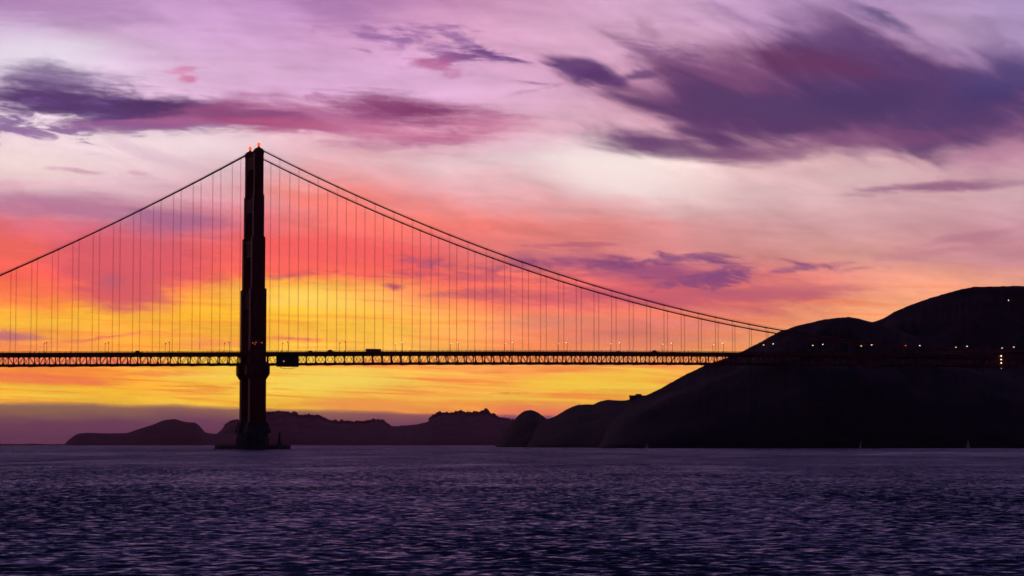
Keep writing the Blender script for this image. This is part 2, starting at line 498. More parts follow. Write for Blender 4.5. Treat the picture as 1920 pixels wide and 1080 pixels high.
class MB:
    """collects boxes, tubes and lathes; build() links them as one mesh"""
    def __init__(self):
        self.v = []; self.f = []

    def add(self, v, f):
        n = len(self.v)
        self.v += [tuple(p) for p in v]
        self.f += [tuple(i + n for i in q) for q in f]

    def box(self, x0, x1, y0, y1, z0, z1, taper=None):
        tx, ty = taper or (0, 0)
        v = [(x0, y0, z0), (x1, y0, z0), (x1, y1, z0), (x0, y1, z0),
             (x0 + tx, y0 + ty, z1), (x1 - tx, y0 + ty, z1), (x1 - tx, y1 - ty, z1), (x0 + tx, y1 - ty, z1)]
        self.add(v, [(3, 2, 1, 0), (4, 5, 6, 7), (0, 1, 5, 4), (1, 2, 6, 5), (2, 3, 7, 6), (3, 0, 4, 7)])
        return self

    def bar(self, p, q, w, h=None, up=(0, 1, 0)):
        p, q = Vector(p), Vector(q)
        h = h or w
        d = (q - p).normalized()
        s = d.cross(Vector(up))
        if s.length < 1e-4:
            s = d.cross(Vector((1, 0, 0)))
        s.normalize(); t = s.cross(d).normalized()
        v = []
        for e in (p, q):
            for a, b in ((-1, -1), (1, -1), (1, 1), (-1, 1)):
                v.append(e + s * a * w / 2 + t * b * h / 2)
        self.add(v, [(3, 2, 1, 0), (4, 5, 6, 7), (0, 1, 5, 4), (1, 2, 6, 5), (2, 3, 7, 6), (3, 0, 4, 7)])
        return self

    def tube(self, pts, r, n=8, cap=True):
        rs = r if isinstance(r, (list, tuple)) else [r] * len(pts)
        pts = [Vector(p) for p in pts]
        v = []
        for i, p in enumerate(pts):
            d = (pts[min(i + 1, len(pts) - 1)] - pts[max(i - 1, 0)]).normalized()
            ref = Vector((0, 1, 0)) if abs(d.y) < 0.9 else Vector((1, 0, 0))
            s = d.cross(ref).normalized(); t = s.cross(d)
            for k in range(n):
                a = 2 * math.pi * k / n
                v.append(p + (s * math.cos(a) + t * math.sin(a)) * rs[i])
        f = []
        for i in range(len(pts) - 1):
            for k in range(n):
                f.append((i * n + k, i * n + (k + 1) % n, (i + 1) * n + (k + 1) % n, (i + 1) * n + k))
        if cap:
            f.append(tuple(range(n - 1, -1, -1)))
            f.append(tuple((len(pts) - 1) * n + k for k in range(n)))
        self.add(v, f)
        return self

    def prism(self, poly, z0, z1, top=1.0):
        n = len(poly)
        v = [(x, y, z0) for x, y in poly] + [(x * top, y * top, z1) for x, y in poly]
        f = [tuple(range(n - 1, -1, -1)), tuple(range(n, 2 * n))]
        f += [(k, (k + 1) % n, n + (k + 1) % n, n + k) for k in range(n)]
        self.add(v, f)
        return self

    def mesh(self, name, m, smooth=False):
        me = bpy.data.meshes.new(name)
        me.from_pydata(self.v, [], self.f)
        me.materials.append(m)
        if smooth:
            me.polygons.foreach_set('use_smooth', [True] * len(me.polygons))
        me.update()
        return me

    def build(self, name, m, parent=None, loc=(0, 0, 0), rot=(0, 0, 0), smooth=False):
        return obj(name, self.mesh(name, m, smooth), parent, loc, rot)


def obj(name, data, parent=None, loc=(0, 0, 0), rot=(0, 0, 0)):
    o = bpy.data.objects.new(name, data)
    COL.objects.link(o)
    o.location = loc
    o.rotation_euler = rot
    if parent:
        o.parent = parent
    return o


def grid_mesh(name, V, nr, nc, m, smooth=True):
    me = bpy.data.meshes.new(name)
    V = np.asarray(V, np.float32).reshape(-1, 3)
    i = np.arange(nr - 1)[:, None] * nc + np.arange(nc - 1)[None, :]
    q = np.stack([i, i + 1, i + nc + 1, i + nc], -1).reshape(-1, 4)
    me.vertices.add(len(V)); me.vertices.foreach_set('co', V.ravel())
    me.loops.add(q.size); me.loops.foreach_set('vertex_index', q.ravel().astype(np.int32))
    me.polygons.add(len(q))
    me.polygons.foreach_set('loop_start', np.arange(0, q.size, 4, dtype=np.int32))
    me.polygons.foreach_set('use_smooth', np.full(len(q), smooth))
    me.materials.append(m)
    me.update(calc_edges=True)
    me.validate()
    return me


def vnoise(x, y, seed=0):
    """smooth value noise, numpy"""
    xi = np.floor(x).astype(np.int64); yi = np.floor(y).astype(np.int64)
    fx = x - xi; fy = y - yi
    fx = fx * fx * (3 - 2 * fx); fy = fy * fy * (3 - 2 * fy)
    def h(a, b):
        n = (a * 374761393 + b * 668265263 + seed * 982451653) & 0x7fffffff
        n = ((n ^ (n >> 13)) * 1274126177) & 0x7fffffff
        return ((n ^ (n >> 16)) & 0xffff) / 65535.0
    return (h(xi, yi) * (1 - fx) + h(xi + 1, yi) * fx) * (1 - fy) + (h(xi, yi + 1) * (1 - fx) + h(xi + 1, yi + 1) * fx) * fy


def fbm(x, y, seed=0, oct=5, g=0.5):
    s = 0; a = 1; t = 0
    for k in range(oct):
        s = s + a * vnoise(x * 2 ** k + 13.7 * k, y * 2 ** k + 5.1 * k, seed + k)
        t += a; a *= g
    return s / t - 0.5


# ------------------------------------------------------------------ materials
M_ORANGE = mat('bridge_paint', (0.36, 0.055, 0.03), 0.6, var=0.18, scale=0.15)
M_CABLE = mat('cable_paint', (0.40, 0.075, 0.04), 0.6)
M_ROAD = mat('asphalt', (0.05, 0.05, 0.05), 0.9, var=0.2, scale=0.3)
M_CONC = mat('weathered_concrete', (0.13, 0.12, 0.11), 0.9, var=0.35, scale=0.12, bump=0.3)
M_DARK = mat('dark_steel', (0.06, 0.05, 0.05), 0.6)
M_HILL = mat('scrub_hill', (0.03, 0.034, 0.022), 1.0, var=0.5, scale=0.012)
M_TREE = mat('distant_foliage', (0.04, 0.055, 0.03), 1.0, var=0.4, scale=0.02)
M_LAMP = mat('sodium_lamp', (0.8, 0.6, 0.3), 0.4, emit=(1.0, 0.62, 0.22), strength=2.6)
M_LAMPW = mat('white_lamp', (0.8, 0.8, 0.8), 0.4, emit=(1.0, 0.8, 0.52), strength=2.6)
M_LAMPOFF = mat('lamp_glass', (0.25, 0.22, 0.18), 0.3)
M_RED = mat('red_lamp', (0.6, 0.05, 0.02), 0.4, emit=(1.0, 0.075, 0.012), strength=2.2)
M_REDDIM = mat('red_signal', (0.6, 0.05, 0.02), 0.4, emit=(1.0, 0.06, 0.02), strength=3)
M_SAIL = mat('sail_cloth', (0.75, 0.75, 0.74), 0.8)
M_WHITE = mat('white_hull', (0.7, 0.7, 0.7), 0.4)
M_GLASSV = mat('vehicle_glass', (0.03, 0.03, 0.035), 0.1)
M_BUS = mat('bus_paint', (0.5, 0.5, 0.5), 0.4)
M_TYRE = mat('tyre_rubber', (0.02, 0.02, 0.02), 0.9)


# ------------------------------------------------------------------ water
def build_water():
    m = bpy.data.materials.new('bay_water')
    m.use_nodes = True
    nt = m.node_tree; L = nt.links.new
    b = nt.nodes['Principled BSDF']
    b.inputs['Base Color'].default_value = (0.014, 0.013, 0.055, 1)
    b.inputs['IOR'].default_value = 1.333
    b.inputs['Roughness'].default_value = 0.27
    geo = nt.nodes.new('ShaderNodeNewGeometry')

    def nz(scale, detail, rough=0.6):
        mp = nt.nodes.new('ShaderNodeMapping')
        mp.inputs['Scale'].default_value = scale
        L(geo.outputs['Position'], mp.inputs[0])
        n = nt.nodes.new('ShaderNodeTexNoise')
        n.inputs['Scale'].default_value = 1.0
        n.inputs['Detail'].default_value = detail
        n.inputs['Roughness'].default_value = rough
        L(mp.outputs[0], n.inputs['Vector'])
        return n

    def vm(op, a, bb):
        n = nt.nodes.new('ShaderNodeVectorMath'); n.operation = op
        for s, v in zip(n.inputs, (a, bb)):
            if hasattr(v, 'node'): L(v, s)
            elif v is not None: s.default_value = v
        return n
    n1 = nz((1.7, 1.6, 1), 5)          # wind ripples
    n2 = nz((0.006, 0.0016, 1), 4)     # gusts: rougher and calmer patches
    n3 = nz((0.05, 0.02, 1), 3)
    gust = nt.nodes.new('ShaderNodeMath'); gust.operation = 'ADD'
    L(n2.outputs[0], gust.inputs[0]); L(n3.outputs[0], gust.inputs[1])
    g = nt.nodes.new('ShaderNodeMapRange')
    g.inputs[1].default_value = 0.75; g.inputs[2].default_value = 1.25
    g.inputs[3].default_value = 0.5; g.inputs[4].default_value = 1.5
    L(gust.outputs[0], g.inputs[0])
    d = vm('SUBTRACT', n1.outputs['Color'], (0.5, 0.5, 0.5))
    d = vm('MULTIPLY', d.outputs[0], (0.9, 1.5, 0.0))
    # ripples driven in from the ocean lean their steep side to the east
    d = vm('ADD', d.outputs[0], (0, -0.26, 0))
    s = nt.nodes.new('ShaderNodeVectorMath'); s.operation = 'SCALE'
    L(d.outputs[0], s.inputs[0]); L(g.outputs[0], s.inputs['Scale'])
    a = vm('ADD', geo.outputs['Normal'], s.outputs[0])
    nn = vm('NORMALIZE', a.outputs[0], None)
    L(nn.outputs[0], b.inputs['Normal'])

    half = 0.29
    cols = np.concatenate([np.linspace(-math.pi, -half - .03, 50), np.linspace(-half, half, 700),
                           np.linspace(half + .03, math.pi, 50)])
    r = [2.0, 8, 20, 35]
    x = 55.0
    while x < 200: r.append(x); x *= 1.0016
    while x < 420: r.append(x); x *= 1.005
    while x < 3500: r.append(x); x *= 1.02
    while x < 70000: r.append(x); x *= 1.12
    r = np.array(r)
    R, A = np.meshgrid(r, cols, indexing='ij')
    Xp = R * np.sin(A); Yp = R * np.cos(A)
    Zp = np.zeros_like(Xp)
    g2 = np.random.default_rng(3)
    fine = (np.abs(A) <= half + .01)
    patch = 0.75 + 0.9 * fbm(Xp / 60, Yp / 160, 5, 3)
    for k in range(64):
        lam = 0.45 * (3.2 / 0.45) ** (k / 63)
        th = math.radians(-90) + g2.normal(0, 0.95)
        kk = 2 * math.pi / lam
        amp = 0.003 * lam ** 0.95
        fade = np.clip((lam * 240 - R) / (lam * 90), 0, 1)
        ph = kk * (Xp * math.cos(th) + Yp * math.sin(th)) + g2.uniform(0, 6.283)
        Zp += amp * fade * np.sin(ph)
    Zp = Zp * patch * fine
    Zp = Zp + 0.35 * np.maximum(Zp, 0) ** 2 / 0.12
    Zp *= np.clip((R - 40) / 20, 0, 1) * np.clip((900 - R) / 400, 0, 1)
    me = grid_mesh('water', np.stack([Xp, Yp, Zp], -1), len(r), len(cols), m)
    me.flip_normals()
    o = obj('water', me)
    tag(o, 'dark purple choppy bay water filling the foreground', 'water', kind='structure')


build_water()


# ------------------------------------------------------------------ hills
def hill(name, sil, ridge, shore, back, label, seed, rough=1.0, step=1.5, gully=0.25):
    """heightfield whose crest follows a skyline; crest and shore distances in metres along the view"""
    sx = np.array([p[0] for p in sil], float); sy = np.array([p[1] for p in sil], float)
    xs = np.arange(sx[0], sx[-1] + .1, step)
    ys = np.interp(xs, sx, sy)
    k = np.array([1, 2, 3, 2, 1.]) / 9
    ys = np.convolve(np.pad(ys, 2, 'edge'), k, 'valid')
    edge = np.clip((834 - ys) / 25, 0, 1)
    ys = ys + rough * edge * (2.2 * fbm(xs / 9, xs * 0 + seed, seed, 4, .6))
    rd = np.interp(xs, [p[0] for p in ridge], [p[1] for p in ridge])
    sh = np.interp(xs, [p[0] for p in shore], [p[1] for p in shore])
    D = np.array([ray(x, y) for x, y in zip(xs, ys)])
    H = np.maximum(CAM_H + rd * D[:, 1], -2)
    t = np.concatenate([np.linspace(-0.06, 1, 46), 1 + np.linspace(0, 1, 26)[1:]])
    V = np.zeros((len(t), len(xs), 3))
    for i, tt in enumerate(t):
        if tt <= 1:
            yy = sh + (rd - sh) * tt
            p = max(tt, 0) ** 0.72
            z = H * p
            if tt < 0: z = z - 3
            n = fbm(D[:, 0] * yy / 90, yy / 210, seed + 9, 5)
            z = z * (1 + gully * n * 4 * max(tt, 0) * (1 - max(tt, 0)) * 1.6)
        else:
            q = tt - 1
            yy = rd + back * q
            z = H * (1 - q * q * (3 - 2 * q)) * (1 - .1 * q) - 4 * q
        V[i] = np.stack([D[:, 0] * yy, yy, z], -1)
    o = obj(name, grid_mesh(name, V, len(t), len(xs), M_HILL))
    tag(o, label, 'hill', kind='structure')
    return o, xs, ys, rd


SIL_FRONT = [(1120, 842), (1140, 800), (1160, 776), (1180, 760), (1200, 746), (1215, 740), (1235, 730), (1260, 716), (1290, 700), (1320, 685.5),
             (1345, 677), (1380, 664), (1400, 655), (1430, 639), (1460, 622), (1500, 609), (1540, 600), (1570, 595.5),
             (1590, 594.5), (1608, 596.5), (1625, 601), (1650, 608), (1700, 625), (1800, 660), (1950, 690), (2200, 720), (2500, 760), (2700, 842)]
SIL_BACK = [(1480, 842), (1540, 720), (1600, 622), (1625, 605), (1645, 601.5), (1660, 595), (1680, 583), (1710, 571), (1740, 560), (1780, 548),
            (1808, 541), (1825, 538), (1870, 537), (1920, 536), (2000, 530), (2150, 540), (2350, 580), (2600, 650), (2900, 842)]
SIL_MID = [(985, 842), (1000, 806), (1018, 788), (1035, 783.5), (1050, 775), (1070, 764), (1083, 759), (1112, 758), (1125, 752), (1140, 749), (1155, 751),
           (1172, 751), (1182, 748.5), (1205, 744), (1230, 741), (1270, 745), (1330, 770), (1420, 842)]
SIL_KNOB = [(926, 840), (934, 832), (945, 815), (960, 792), (970, 781), (980, 772), (988, 769.5), (996, 768.5), (1005, 771), (1013, 776), (1022, 783),
            (1040, 795), (1060, 812), (1080, 842)]
SIL_FARB = [(388, 835), (400, 818), (412, 809), (420, 799), (432, 792), (446, 787), (470, 780), (500, 776), (512, 774.5), (525, 773.5), (540, 776),
            (560, 782), (580, 783), (600, 784), (612, 790), (640, 792.5), (662, 793.5), (690, 792), (715, 789), (722, 794), (728, 799.5), (750, 798.5),
            (780, 796), (800, 792), (812, 783), (825, 778), (845, 777.5), (862, 775.5), (880, 777), (896, 776.5), (912, 774.5), (920, 780),
            (932, 784), (950, 786), (975, 790), (1010, 800), (1060, 835)]
SIL_FARA = [(118, 836), (124, 829), (132, 822), (145, 813), (165, 811.5), (200, 812.5), (240, 811.5), (258, 805), (275, 799.5), (290, 795), (305, 788.5),
            (320, 786.5), (332, 785.5), (341, 790), (354, 792), (366, 792), (374, 798), (385, 811), (395, 813), (410, 813), (440, 815), (470, 836)]
SIL_LOW = [(-160, 836), (-120, 832), (0, 832.2), (40, 832.6), (60, 831.6), (72, 832.2), (100, 833), (112, 832.4), (122, 833), (150, 836)]
hill('headland_hill', SIL_FRONT, [(1100, 2750), (1600, 2700), (2700, 2900)], [(1100, 2330), (1500, 2230), (2000, 2260), (2700, 2300)], 900,
     'nearest dark hill on the right, with the rounded first hump behind the bridge deck', 11)
hill('mountain_hill', SIL_BACK, [(1480, 3300), (2900, 3500)], [(1480, 2700), (2900, 2700)], 1200,
     'tallest dark hill, rising to the right edge behind the first hump', 23)
hill('headland_ridge', SIL_MID, [(985, 3300), (1420, 3100)], [(985, 2900), (1200, 2500), (1420, 2450)], 700,
     'low stepped dark ridge running down left from the large hill', 37, rough=.8)
hill('rocky_point', SIL_KNOB, [(926, 3500), (1080, 3450)], [(926, 3300), (1080, 2900)], 400,
     'dark knob shaped point at the left end of the headland', 41, rough=.8)
hill('distant_wooded_ridge', SIL_FARB, [(388, 13000), (1060, 13000)], [(388, 12000), (700, 11200), (1060, 11200)], 1600,
     'maroon hazy tree topped ridge between the tower and the headland', 53, rough=1.3)
hill('distant_bare_hill', SIL_FARA, [(118, 12200), (470, 12200)], [(118, 11700), (300, 11200), (470, 11500)], 1000,
     'maroon hazy hill left of the tower above the water', 67, rough=.7)
hill('distant_low_shore', SIL_LOW, [(-160, 11500), (150, 11500)], [(-160, 11000), (150, 11000)], 400,
     'thin dark strip of low shore at the far left horizon', 71, rough=.2)


def build_trees():
    """tree cover on the far ridge: reads as one mass"""
    mb = MB()
    sx = [p[0] for p in SIL_FARB]; sy = [p[1] for p in SIL_FARB]
    spots = []
    for a, b, n, hmin, hmax in ((496, 560, 70, 8, 17), (560, 615, 70, 8, 20), (615, 730, 130, 8, 17), (806, 934, 170, 8, 20), (418, 446, 30, 6, 12), (934, 975, 40, 6, 12)):
        for k in range(n):
            spots.append((random.uniform(a, b), random.uniform(hmin, hmax), random.uniform(12900, 13100)))
    for x, h in ((553, 28), (594, 24), (910, 30), (914, 27), (823, 24), (926, 24), (864, 23), (700, 22), (578, 24), (640, 22)):
        for k in range(5):
            spots.append((x + random.uniform(-2, 2), h * random.uniform(.75, 1.05), 13000 + random.uniform(-40, 40)))
    for x, h, r in spots:
        y = np.interp(x, sx, sy)
        d, u = ray(x, y + 0.6)
        base = Vector((d * r, r, CAM_H + 13000 * u - 3))
        w = h * random.uniform(.45, .85)
        n = 6
        rings = [(0, .25), (.25, 1.0), (.55, .85), (.8, .5), (1.0, .08)]
        v = []; f = []
        for zz, rr in rings:
            for k in range(n):
                a = 2 * math.pi * k / n + zz
                j = random.uniform(.7, 1.2)
                v.append(base + Vector((math.cos(a) * w * rr * j, math.sin(a) * w * rr * j, zz * (h + 3))))
        for i in range(len(rings) - 1):
            for k in range(n):
                f.append((i * n + k, i * n + (k + 1) % n, (i + 1) * n + (k + 1) % n, (i + 1) * n + k))
        f.append(tuple((len(rings) - 1) * n + k for k in range(n)))
        mb.add(v, f)
    o = mb.build('distant_trees', M_TREE)
    tag(o, 'ragged line of far trees along the hazy ridge', 'trees', kind='stuff')


build_trees()

# ------------------------------------------------------------------ the bridge: local frame, x along the deck, y away from the camera
TX, TY, TH = -197.986, 1807.595, 0.3502
HALF = 13.7
S0, S1 = -259.08, 762.0
CT = 229.0


def deck_z(s):
    return 74.67 + (5.91 * (1 - ((s - 640) / 640) ** 2) if s > 0 else 0.0163 * s)


def cable_z(s):
    return 83.55 + (CT - 83.55) * ((s - 640) / 640) ** 2 if s >= 0 else CT + 0.584 * s + 0.0003 * s * s


bridge = obj('suspension_bridge', None, None, (TX, TY, 0), (0, 0, TH))
tag(bridge, 'red orange suspension bridge with one tall stepped tower, in silhouette', 'bridge')
BM = Matrix.Translation((TX, TY, 0)) @ Matrix.Rotation(TH, 4, 'Z')


def place(s, t, z):
    return BM @ Vector((s, t, z))


def s_of_x(x, t=-HALF, z=80.0):
    lo, hi = -400.0, 1200.0
    c, sn = math.cos(PITCH), math.sin(PITCH)
    for _ in range(50):
        m = (lo + hi) / 2
        p = place(m, t, z)
        px = 960 + F * p.x / (p.y * c + (p.z - CAM_H) * sn)
        if px < x: lo = m
        else: hi = m
    return m


def strip(mb, y0, y1, dz0, dz1, s0=S0, s1=S1, step=7.62):
    """a beam of rectangular section that follows the deck's curve"""
    ss = list(np.arange(s0, s1 + .01, step))
    v = []
    for s in ss:
        z = deck_z(s)
        v += [(s, y0, z + dz0), (s, y1, z + dz0), (s, y1, z + dz1), (s, y0, z + dz1)]
    f = [(3, 2, 1, 0)]
    for i in range(len(ss) - 1):
        a = i * 4
        for k in range(4):
            f.append((a + k, a + (k + 1) % 4, a + 4 + (k + 1) % 4, a + 4 + k))
    e = (len(ss) - 1) * 4
    f.append((e, e + 1, e + 2, e + 3))
    mb.add(v, f)
    return mb


def build_bridge():
    # --- tower
    tower = obj('tower', None, bridge)
    # z0, z1, half length along the deck, half width across
    steps = [(19, 53, 6.25, 4.3), (53, 64.8, 8.9, 5.2), (64.8, 122, 6.15, 4.1), (122, 161.5, 5.05, 3.6),
             (161.5, 193.8, 4.05, 3.2), (193.8, 224.5, 3.45, 2.8), (224.5, 227.6, 3.7, 3.0)]
    for t in (-HALF, HALF):
        mb = MB()
        for i, (z0, z1, a, b) in enumerate(steps):
            # cruciform plan with notched corners, as the stacked steel cells give
            n1, n2 = a * .24, b * .26
            poly = [(-a + n1, -b), (a - n1, -b), (a - n1, -b + n2), (a, -b + n2), (a, b - n2), (a - n1, b - n2),
                    (a - n1, b), (-a + n1, b), (-a + n1, b - n2), (-a, b - n2), (-a, -b + n2), (-a + n1, -b + n2)]
            if i == 1:
                mb.prism(poly, z0 + 4, z1)
                sm = 6.4 / 8.9
                v = [(x * sm, y * .84, z0 - 0.01) for x, y in poly] + [(x, y, z0 + 4) for x, y in poly]
                n = len(poly)
                mb.add(v, [(k, (k + 1) % n, n + (k + 1) % n, n + k) for k in range(n)])
            else:
                mb.prism(poly, z0, z1)
                # fluted ribs up each broad face
                for fx in (-.45, -.15, .15, .45):
                    for sg in (-1, 1):
                        y0 = sg * b; mb.box(fx * a * 1.3 - .22, fx * a * 1.3 + .22, min(y0, y0 + sg * .18), max(y0, y0 + sg * .18), z0 + .6, z1 - .8)
                if 2 <= i <= 5:
                    mb.box(-a * .66, a * .66, -b * .8, b * .8, z1, z1 + 1.6, taper=(.5, .4))
        mb.build('leg', M_ORANGE, tower, (0, t, 0))
        sd = MB().box(-3.4, 3.4, -1.5, 1.5, 227.6, 228.6, taper=(.3, .2))
        sd.tube([(-3.2, 0, 227.9), (-1.6, 0, 228.9), (0, 0, 229.2), (1.6, 0, 228.9), (3.2, 0, 227.9)], .8, 10)
        sd.build('cable_saddle', M_ORANGE, tower, (0, t, 0))
    for zc, h, a, b in ((219, 9, 2.6, 2.8), (186, 10, 3.0, 3.2), (153, 12, 3.7, 3.6), (113.5, 14, 4.4, 4.1)):
        mb = MB().box(-a, a, -HALF + b - .4, HALF - b + .4, zc - h / 2, zc + h / 2)
        for k in range(7):
            y = -HALF + b + (k + .5) * (2 * HALF - 2 * b) / 7
            for sg in (-1, 1):
                x0 = sg * a; mb.box(min(x0, x0 + sg * .3), max(x0, x0 + sg * .3), y - .5, y + .5, zc - h / 2 + .8, zc + h / 2 - .8)
        for sg in (-1, 1):   # stepped corner brackets
            for q in range(3):
                y1 = sg * (HALF - b + .3); y0 = sg * (HALF - b - 2.4 + .7 * q)
                mb.box(-a * .9, a * .9, min(y0, y1), max(y0, y1), zc - h / 2 - 1.6 * (q + 1), zc - h / 2 - 1.6 * q)
        mb.build('portal_strut', M_ORANGE, tower)
    for z0, z1 in ((22, 41), (41, 60)):
        for sg in (-1, 1):
            MB().bar((0, -HALF * sg * .72, z0), (0, HALF * sg * .72, z1), 2.0, 2.6, up=(1, 0, 0)).build('cross_brace', M_ORANGE, tower, (0.05 * sg, 0, 0))
    MB().box(-3, 3, -HALF + 4, HALF - 4, 59.5, 63).build('deck_strut', M_ORANGE, tower)
    # tiny lit lamps on the near leg by the roadway
    for s, z in ((-4.8, 80.4), (-3.1, 79.6), (-2.2, 81.0), (2.4, 80.6)):
        MB().box(s - .22, s + .22, -HALF - 4.75, -HALF - 4.15, z - .2, z + .2).build('work_lamp', M_LAMPDIM, tower)

    # --- pier
    pier = obj('pier', None, bridge)
    oval = [(12.5 * math.cos(a) * (1 if abs(math.cos(a)) < .8 else .97), 24 * math.sin(a)) for a in np.linspace(0, 2 * math.pi, 33)[:-1]]
    MB().prism(oval, -3, 7.5, .985).build('pier_base', M_CONC, pier)
    MB().prism([(x * .96, y * .94) for x, y in oval], 7.4, 12.5, .90).build('pier_shoulder', M_CONC, pier)
    for t in (-HALF, HALF):
        MB().box(-9.6, 9.6, t - 6.4, t + 6.4, 12.3, 20.5, taper=(2.4, 1.2)).build('leg_pedestal', M_CONC, pier)

    # --- deck
    deck = obj('deck', None, bridge)
    road = strip(MB(), -9.6, 9.6, -2.4, -1.9); road.build('roadway', M_ROAD, deck)
    for sg in (-1, 1):
        y0, y1 = sorted((sg * 9.65, sg * 13.0))
        strip(MB(), y0, y1, -2.3, -1.02).build('sidewalk', M_CONC, deck)
        r = MB()
        yb = sg * 13.3
        strip(r, yb - .09, yb + .09, -.12, 0.0)
        strip(r, yb - .09, yb + .09, -1.1, -.98)
        for s in np.arange(S0, S1, 0.62):
            z = deck_z(s)
            r.box(s - .12, s + .12, yb - .04, yb + .04, z - 1.0, z - .1)
        for s in np.arange(S0, S1, 3.81):
            z = deck_z(s)
            r.box(s - .16, s + .16, yb - .14, yb + .14, z - 1.3, z + .05)
        r.build('railing', M_ORANGE, deck)
    fb = None
    for i in range(int((S1 - S0) / 7.62)):
        s = S0 + (i + .5) * 7.62 - 3.81
        if fb is None:
            fb = MB().box(-.3, .3, -13.0, 13.0, -3.9, -2.41).mesh('floor_beam', M_ORANGE)
        obj('floor_beam', fb, deck, (s, 0, deck_z(s)))
    lat = MB()
    for i in range(int((S1 - S0) / 15.24)):
        s = S0 + i * 15.24
        za, zb = deck_z(s) - 10.2, deck_z(s + 15.24) - 10.2
        lat.bar((s, -13, za), (s + 15.24, 13, zb), .4, .5, up=(0, 0, 1))
        lat.bar((s, 13, za - .5), (s + 15.24, -13, zb - .5), .4, .45, up=(0, 0, 1))
    o = lat.build('lateral_bracing', M_ORANGE, deck)

    # --- stiffening trusses, one bay per panel
    panel = MB()
    p = 7.62
    panel.box(-.36, .36, -.3, .3, -9.5, -3.3)
    panel.bar((.3, 0, -9.4), (p / 2, 0, -3.5), .3, .3)
    panel.bar((p / 2, 0, -3.5), (p - .3, 0, -9.4), .3, .3)
    panel.box(-.8, .8, -.42, .42, -9.5, -8.6); panel.box(-.7, .7, -.42, .42, -4.3, -3.5)
    pm = panel.mesh('truss_panel', M_ORANGE)
    panel2 = MB()
    panel2.box(-.36, .36, -.3, .3, -9.5, -3.3)
    panel2.bar((.3, 0, -3.5), (p / 2, 0, -9.4), .3, .3)
    panel2.bar((p / 2, 0, -9.4), (p - .3, 0, -3.5), .3, .3)
    panel2.box(-.8, .8, -.42, .42, -9.5, -8.6); panel2.box(-.7, .7, -.42, .42, -4.3, -3.5)
    pm2 = panel2.mesh('truss_panel', M_ORANGE)
    for t in (-HALF, HALF):
        tr = obj('stiffening_truss', None, bridge)
        strip(MB(), t - .45, t + .45, -3.6, -1.2).build('top_chord', M_ORANGE, tr)
        strip(MB(), t - .45, t + .45, -10.6, -9.4).build('bottom_chord', M_ORANGE, tr)
        for i in range(int((S1 - S0) / p)):
            s = S0 + i * p
            z = deck_z(s)
            obj('truss_panel', pm if i % 2 else pm2, tr, (s, t, z), (0, -math.atan((deck_z(s + p) - z) / p), 0))

    # --- cables and suspenders
    for t in (-HALF, HALF):
        cb = obj('cable', None, bridge)
        ss = [S0] + list(np.arange(-250, -1.9, 8)) + [0] + list(np.arange(8, S1, 8)) + [S1]
        ss = sorted(set(ss))
        MB().tube([(s, t, cable_z(s)) for s in ss], .52, 10).build('main_cable', M_CABLE, cb, smooth=True)
        hr = MB()
        for sg in (-.55, .55):
            hr.tube([(s, t + sg, cable_z(s) + 1.25) for s in ss], .05, 4)
        for s in np.arange(S0 + 6, S1, 15.24):
            for sg in (-.55, .55):
                hr.bar((s, t + sg * .6, cable_z(s)), (s, t + sg, cable_z(s) + 1.3), .07)
        hr.build('hand_rope', M_CABLE, cb)
        rope = MB()
        for a in (-.24, .24):
            for b in (-.28, .28):
                rope.box(a - .03, a + .03, b - .03, b + .03, 0, 1)
        rm = rope.mesh('suspender', M_CABLE)
        band = MB().tube([(-.75, 0, 0), (.75, 0, 0)], .66, 10).mesh('cable_band', M_CABLE)
        k0 = int(math.ceil((S0 - 1.3) / 15.24))
        for k in range(k0, int((S1 - 1.3) / 15.24) + 1):
            s = 15.24 * k + 1.3
            if abs(s) < 6:
                continue
            z0 = deck_z(s) - 1.5; z1 = cable_z(s)
            if z1 - z0 < 1.2:
                continue
            o = obj('suspender', rm, cb, (s, t, z0)); o.scale = (1, 1, z1 - z0)
            o = obj('cable_band', band, cb, (s, t, z1))
            sl = (cable_z(s + 1) - cable_z(s - 1)) / 2
            o.rotation_euler = (0, -math.atan(sl), 0)


M_LAMPDIM = mat('small_work_lamp', (0.6, 0.5, 0.3), 0.4, emit=(1.0, 0.45, 0.2), strength=.6)
build_bridge()


# ------------------------------------------------------------------ things on and around the bridge
def world_thing(name, s, t, z, label, cat, group=None, rz=0):
    o = obj(name, None, None, place(s, t, z), (0, 0, TH + rz))
    return tag(o, label, cat, group)


# fender ring round the pier
def build_fender():
    mb = MB()
    n = 56
    prof = [(1.0, -3), (1.0, 2.6), (.985, 3.2), (.86, 3.2), (.86, -3)]
    v = []
    for k in range(n):
        a = 2 * math.pi * k / n
        for q, z in prof:
            v.append((27.5 * q * math.cos(a), 46 * q * math.sin(a), z))
    f = []
    m = len(prof)
    for k in range(n):
        for j in range(m):
            f.append((k * m + j, ((k + 1) % n) * m + j, ((k + 1) % n) * m + (j + 1) % m, k * m + (j + 1) % m))
    mb.add(v, f)
    o = mb.build('pier_fender', M_CONC, None, place(0, 0, 0), (0, 0, TH))
    tag(o, 'low dark concrete fender ring in the water round the tower base', 'fender')


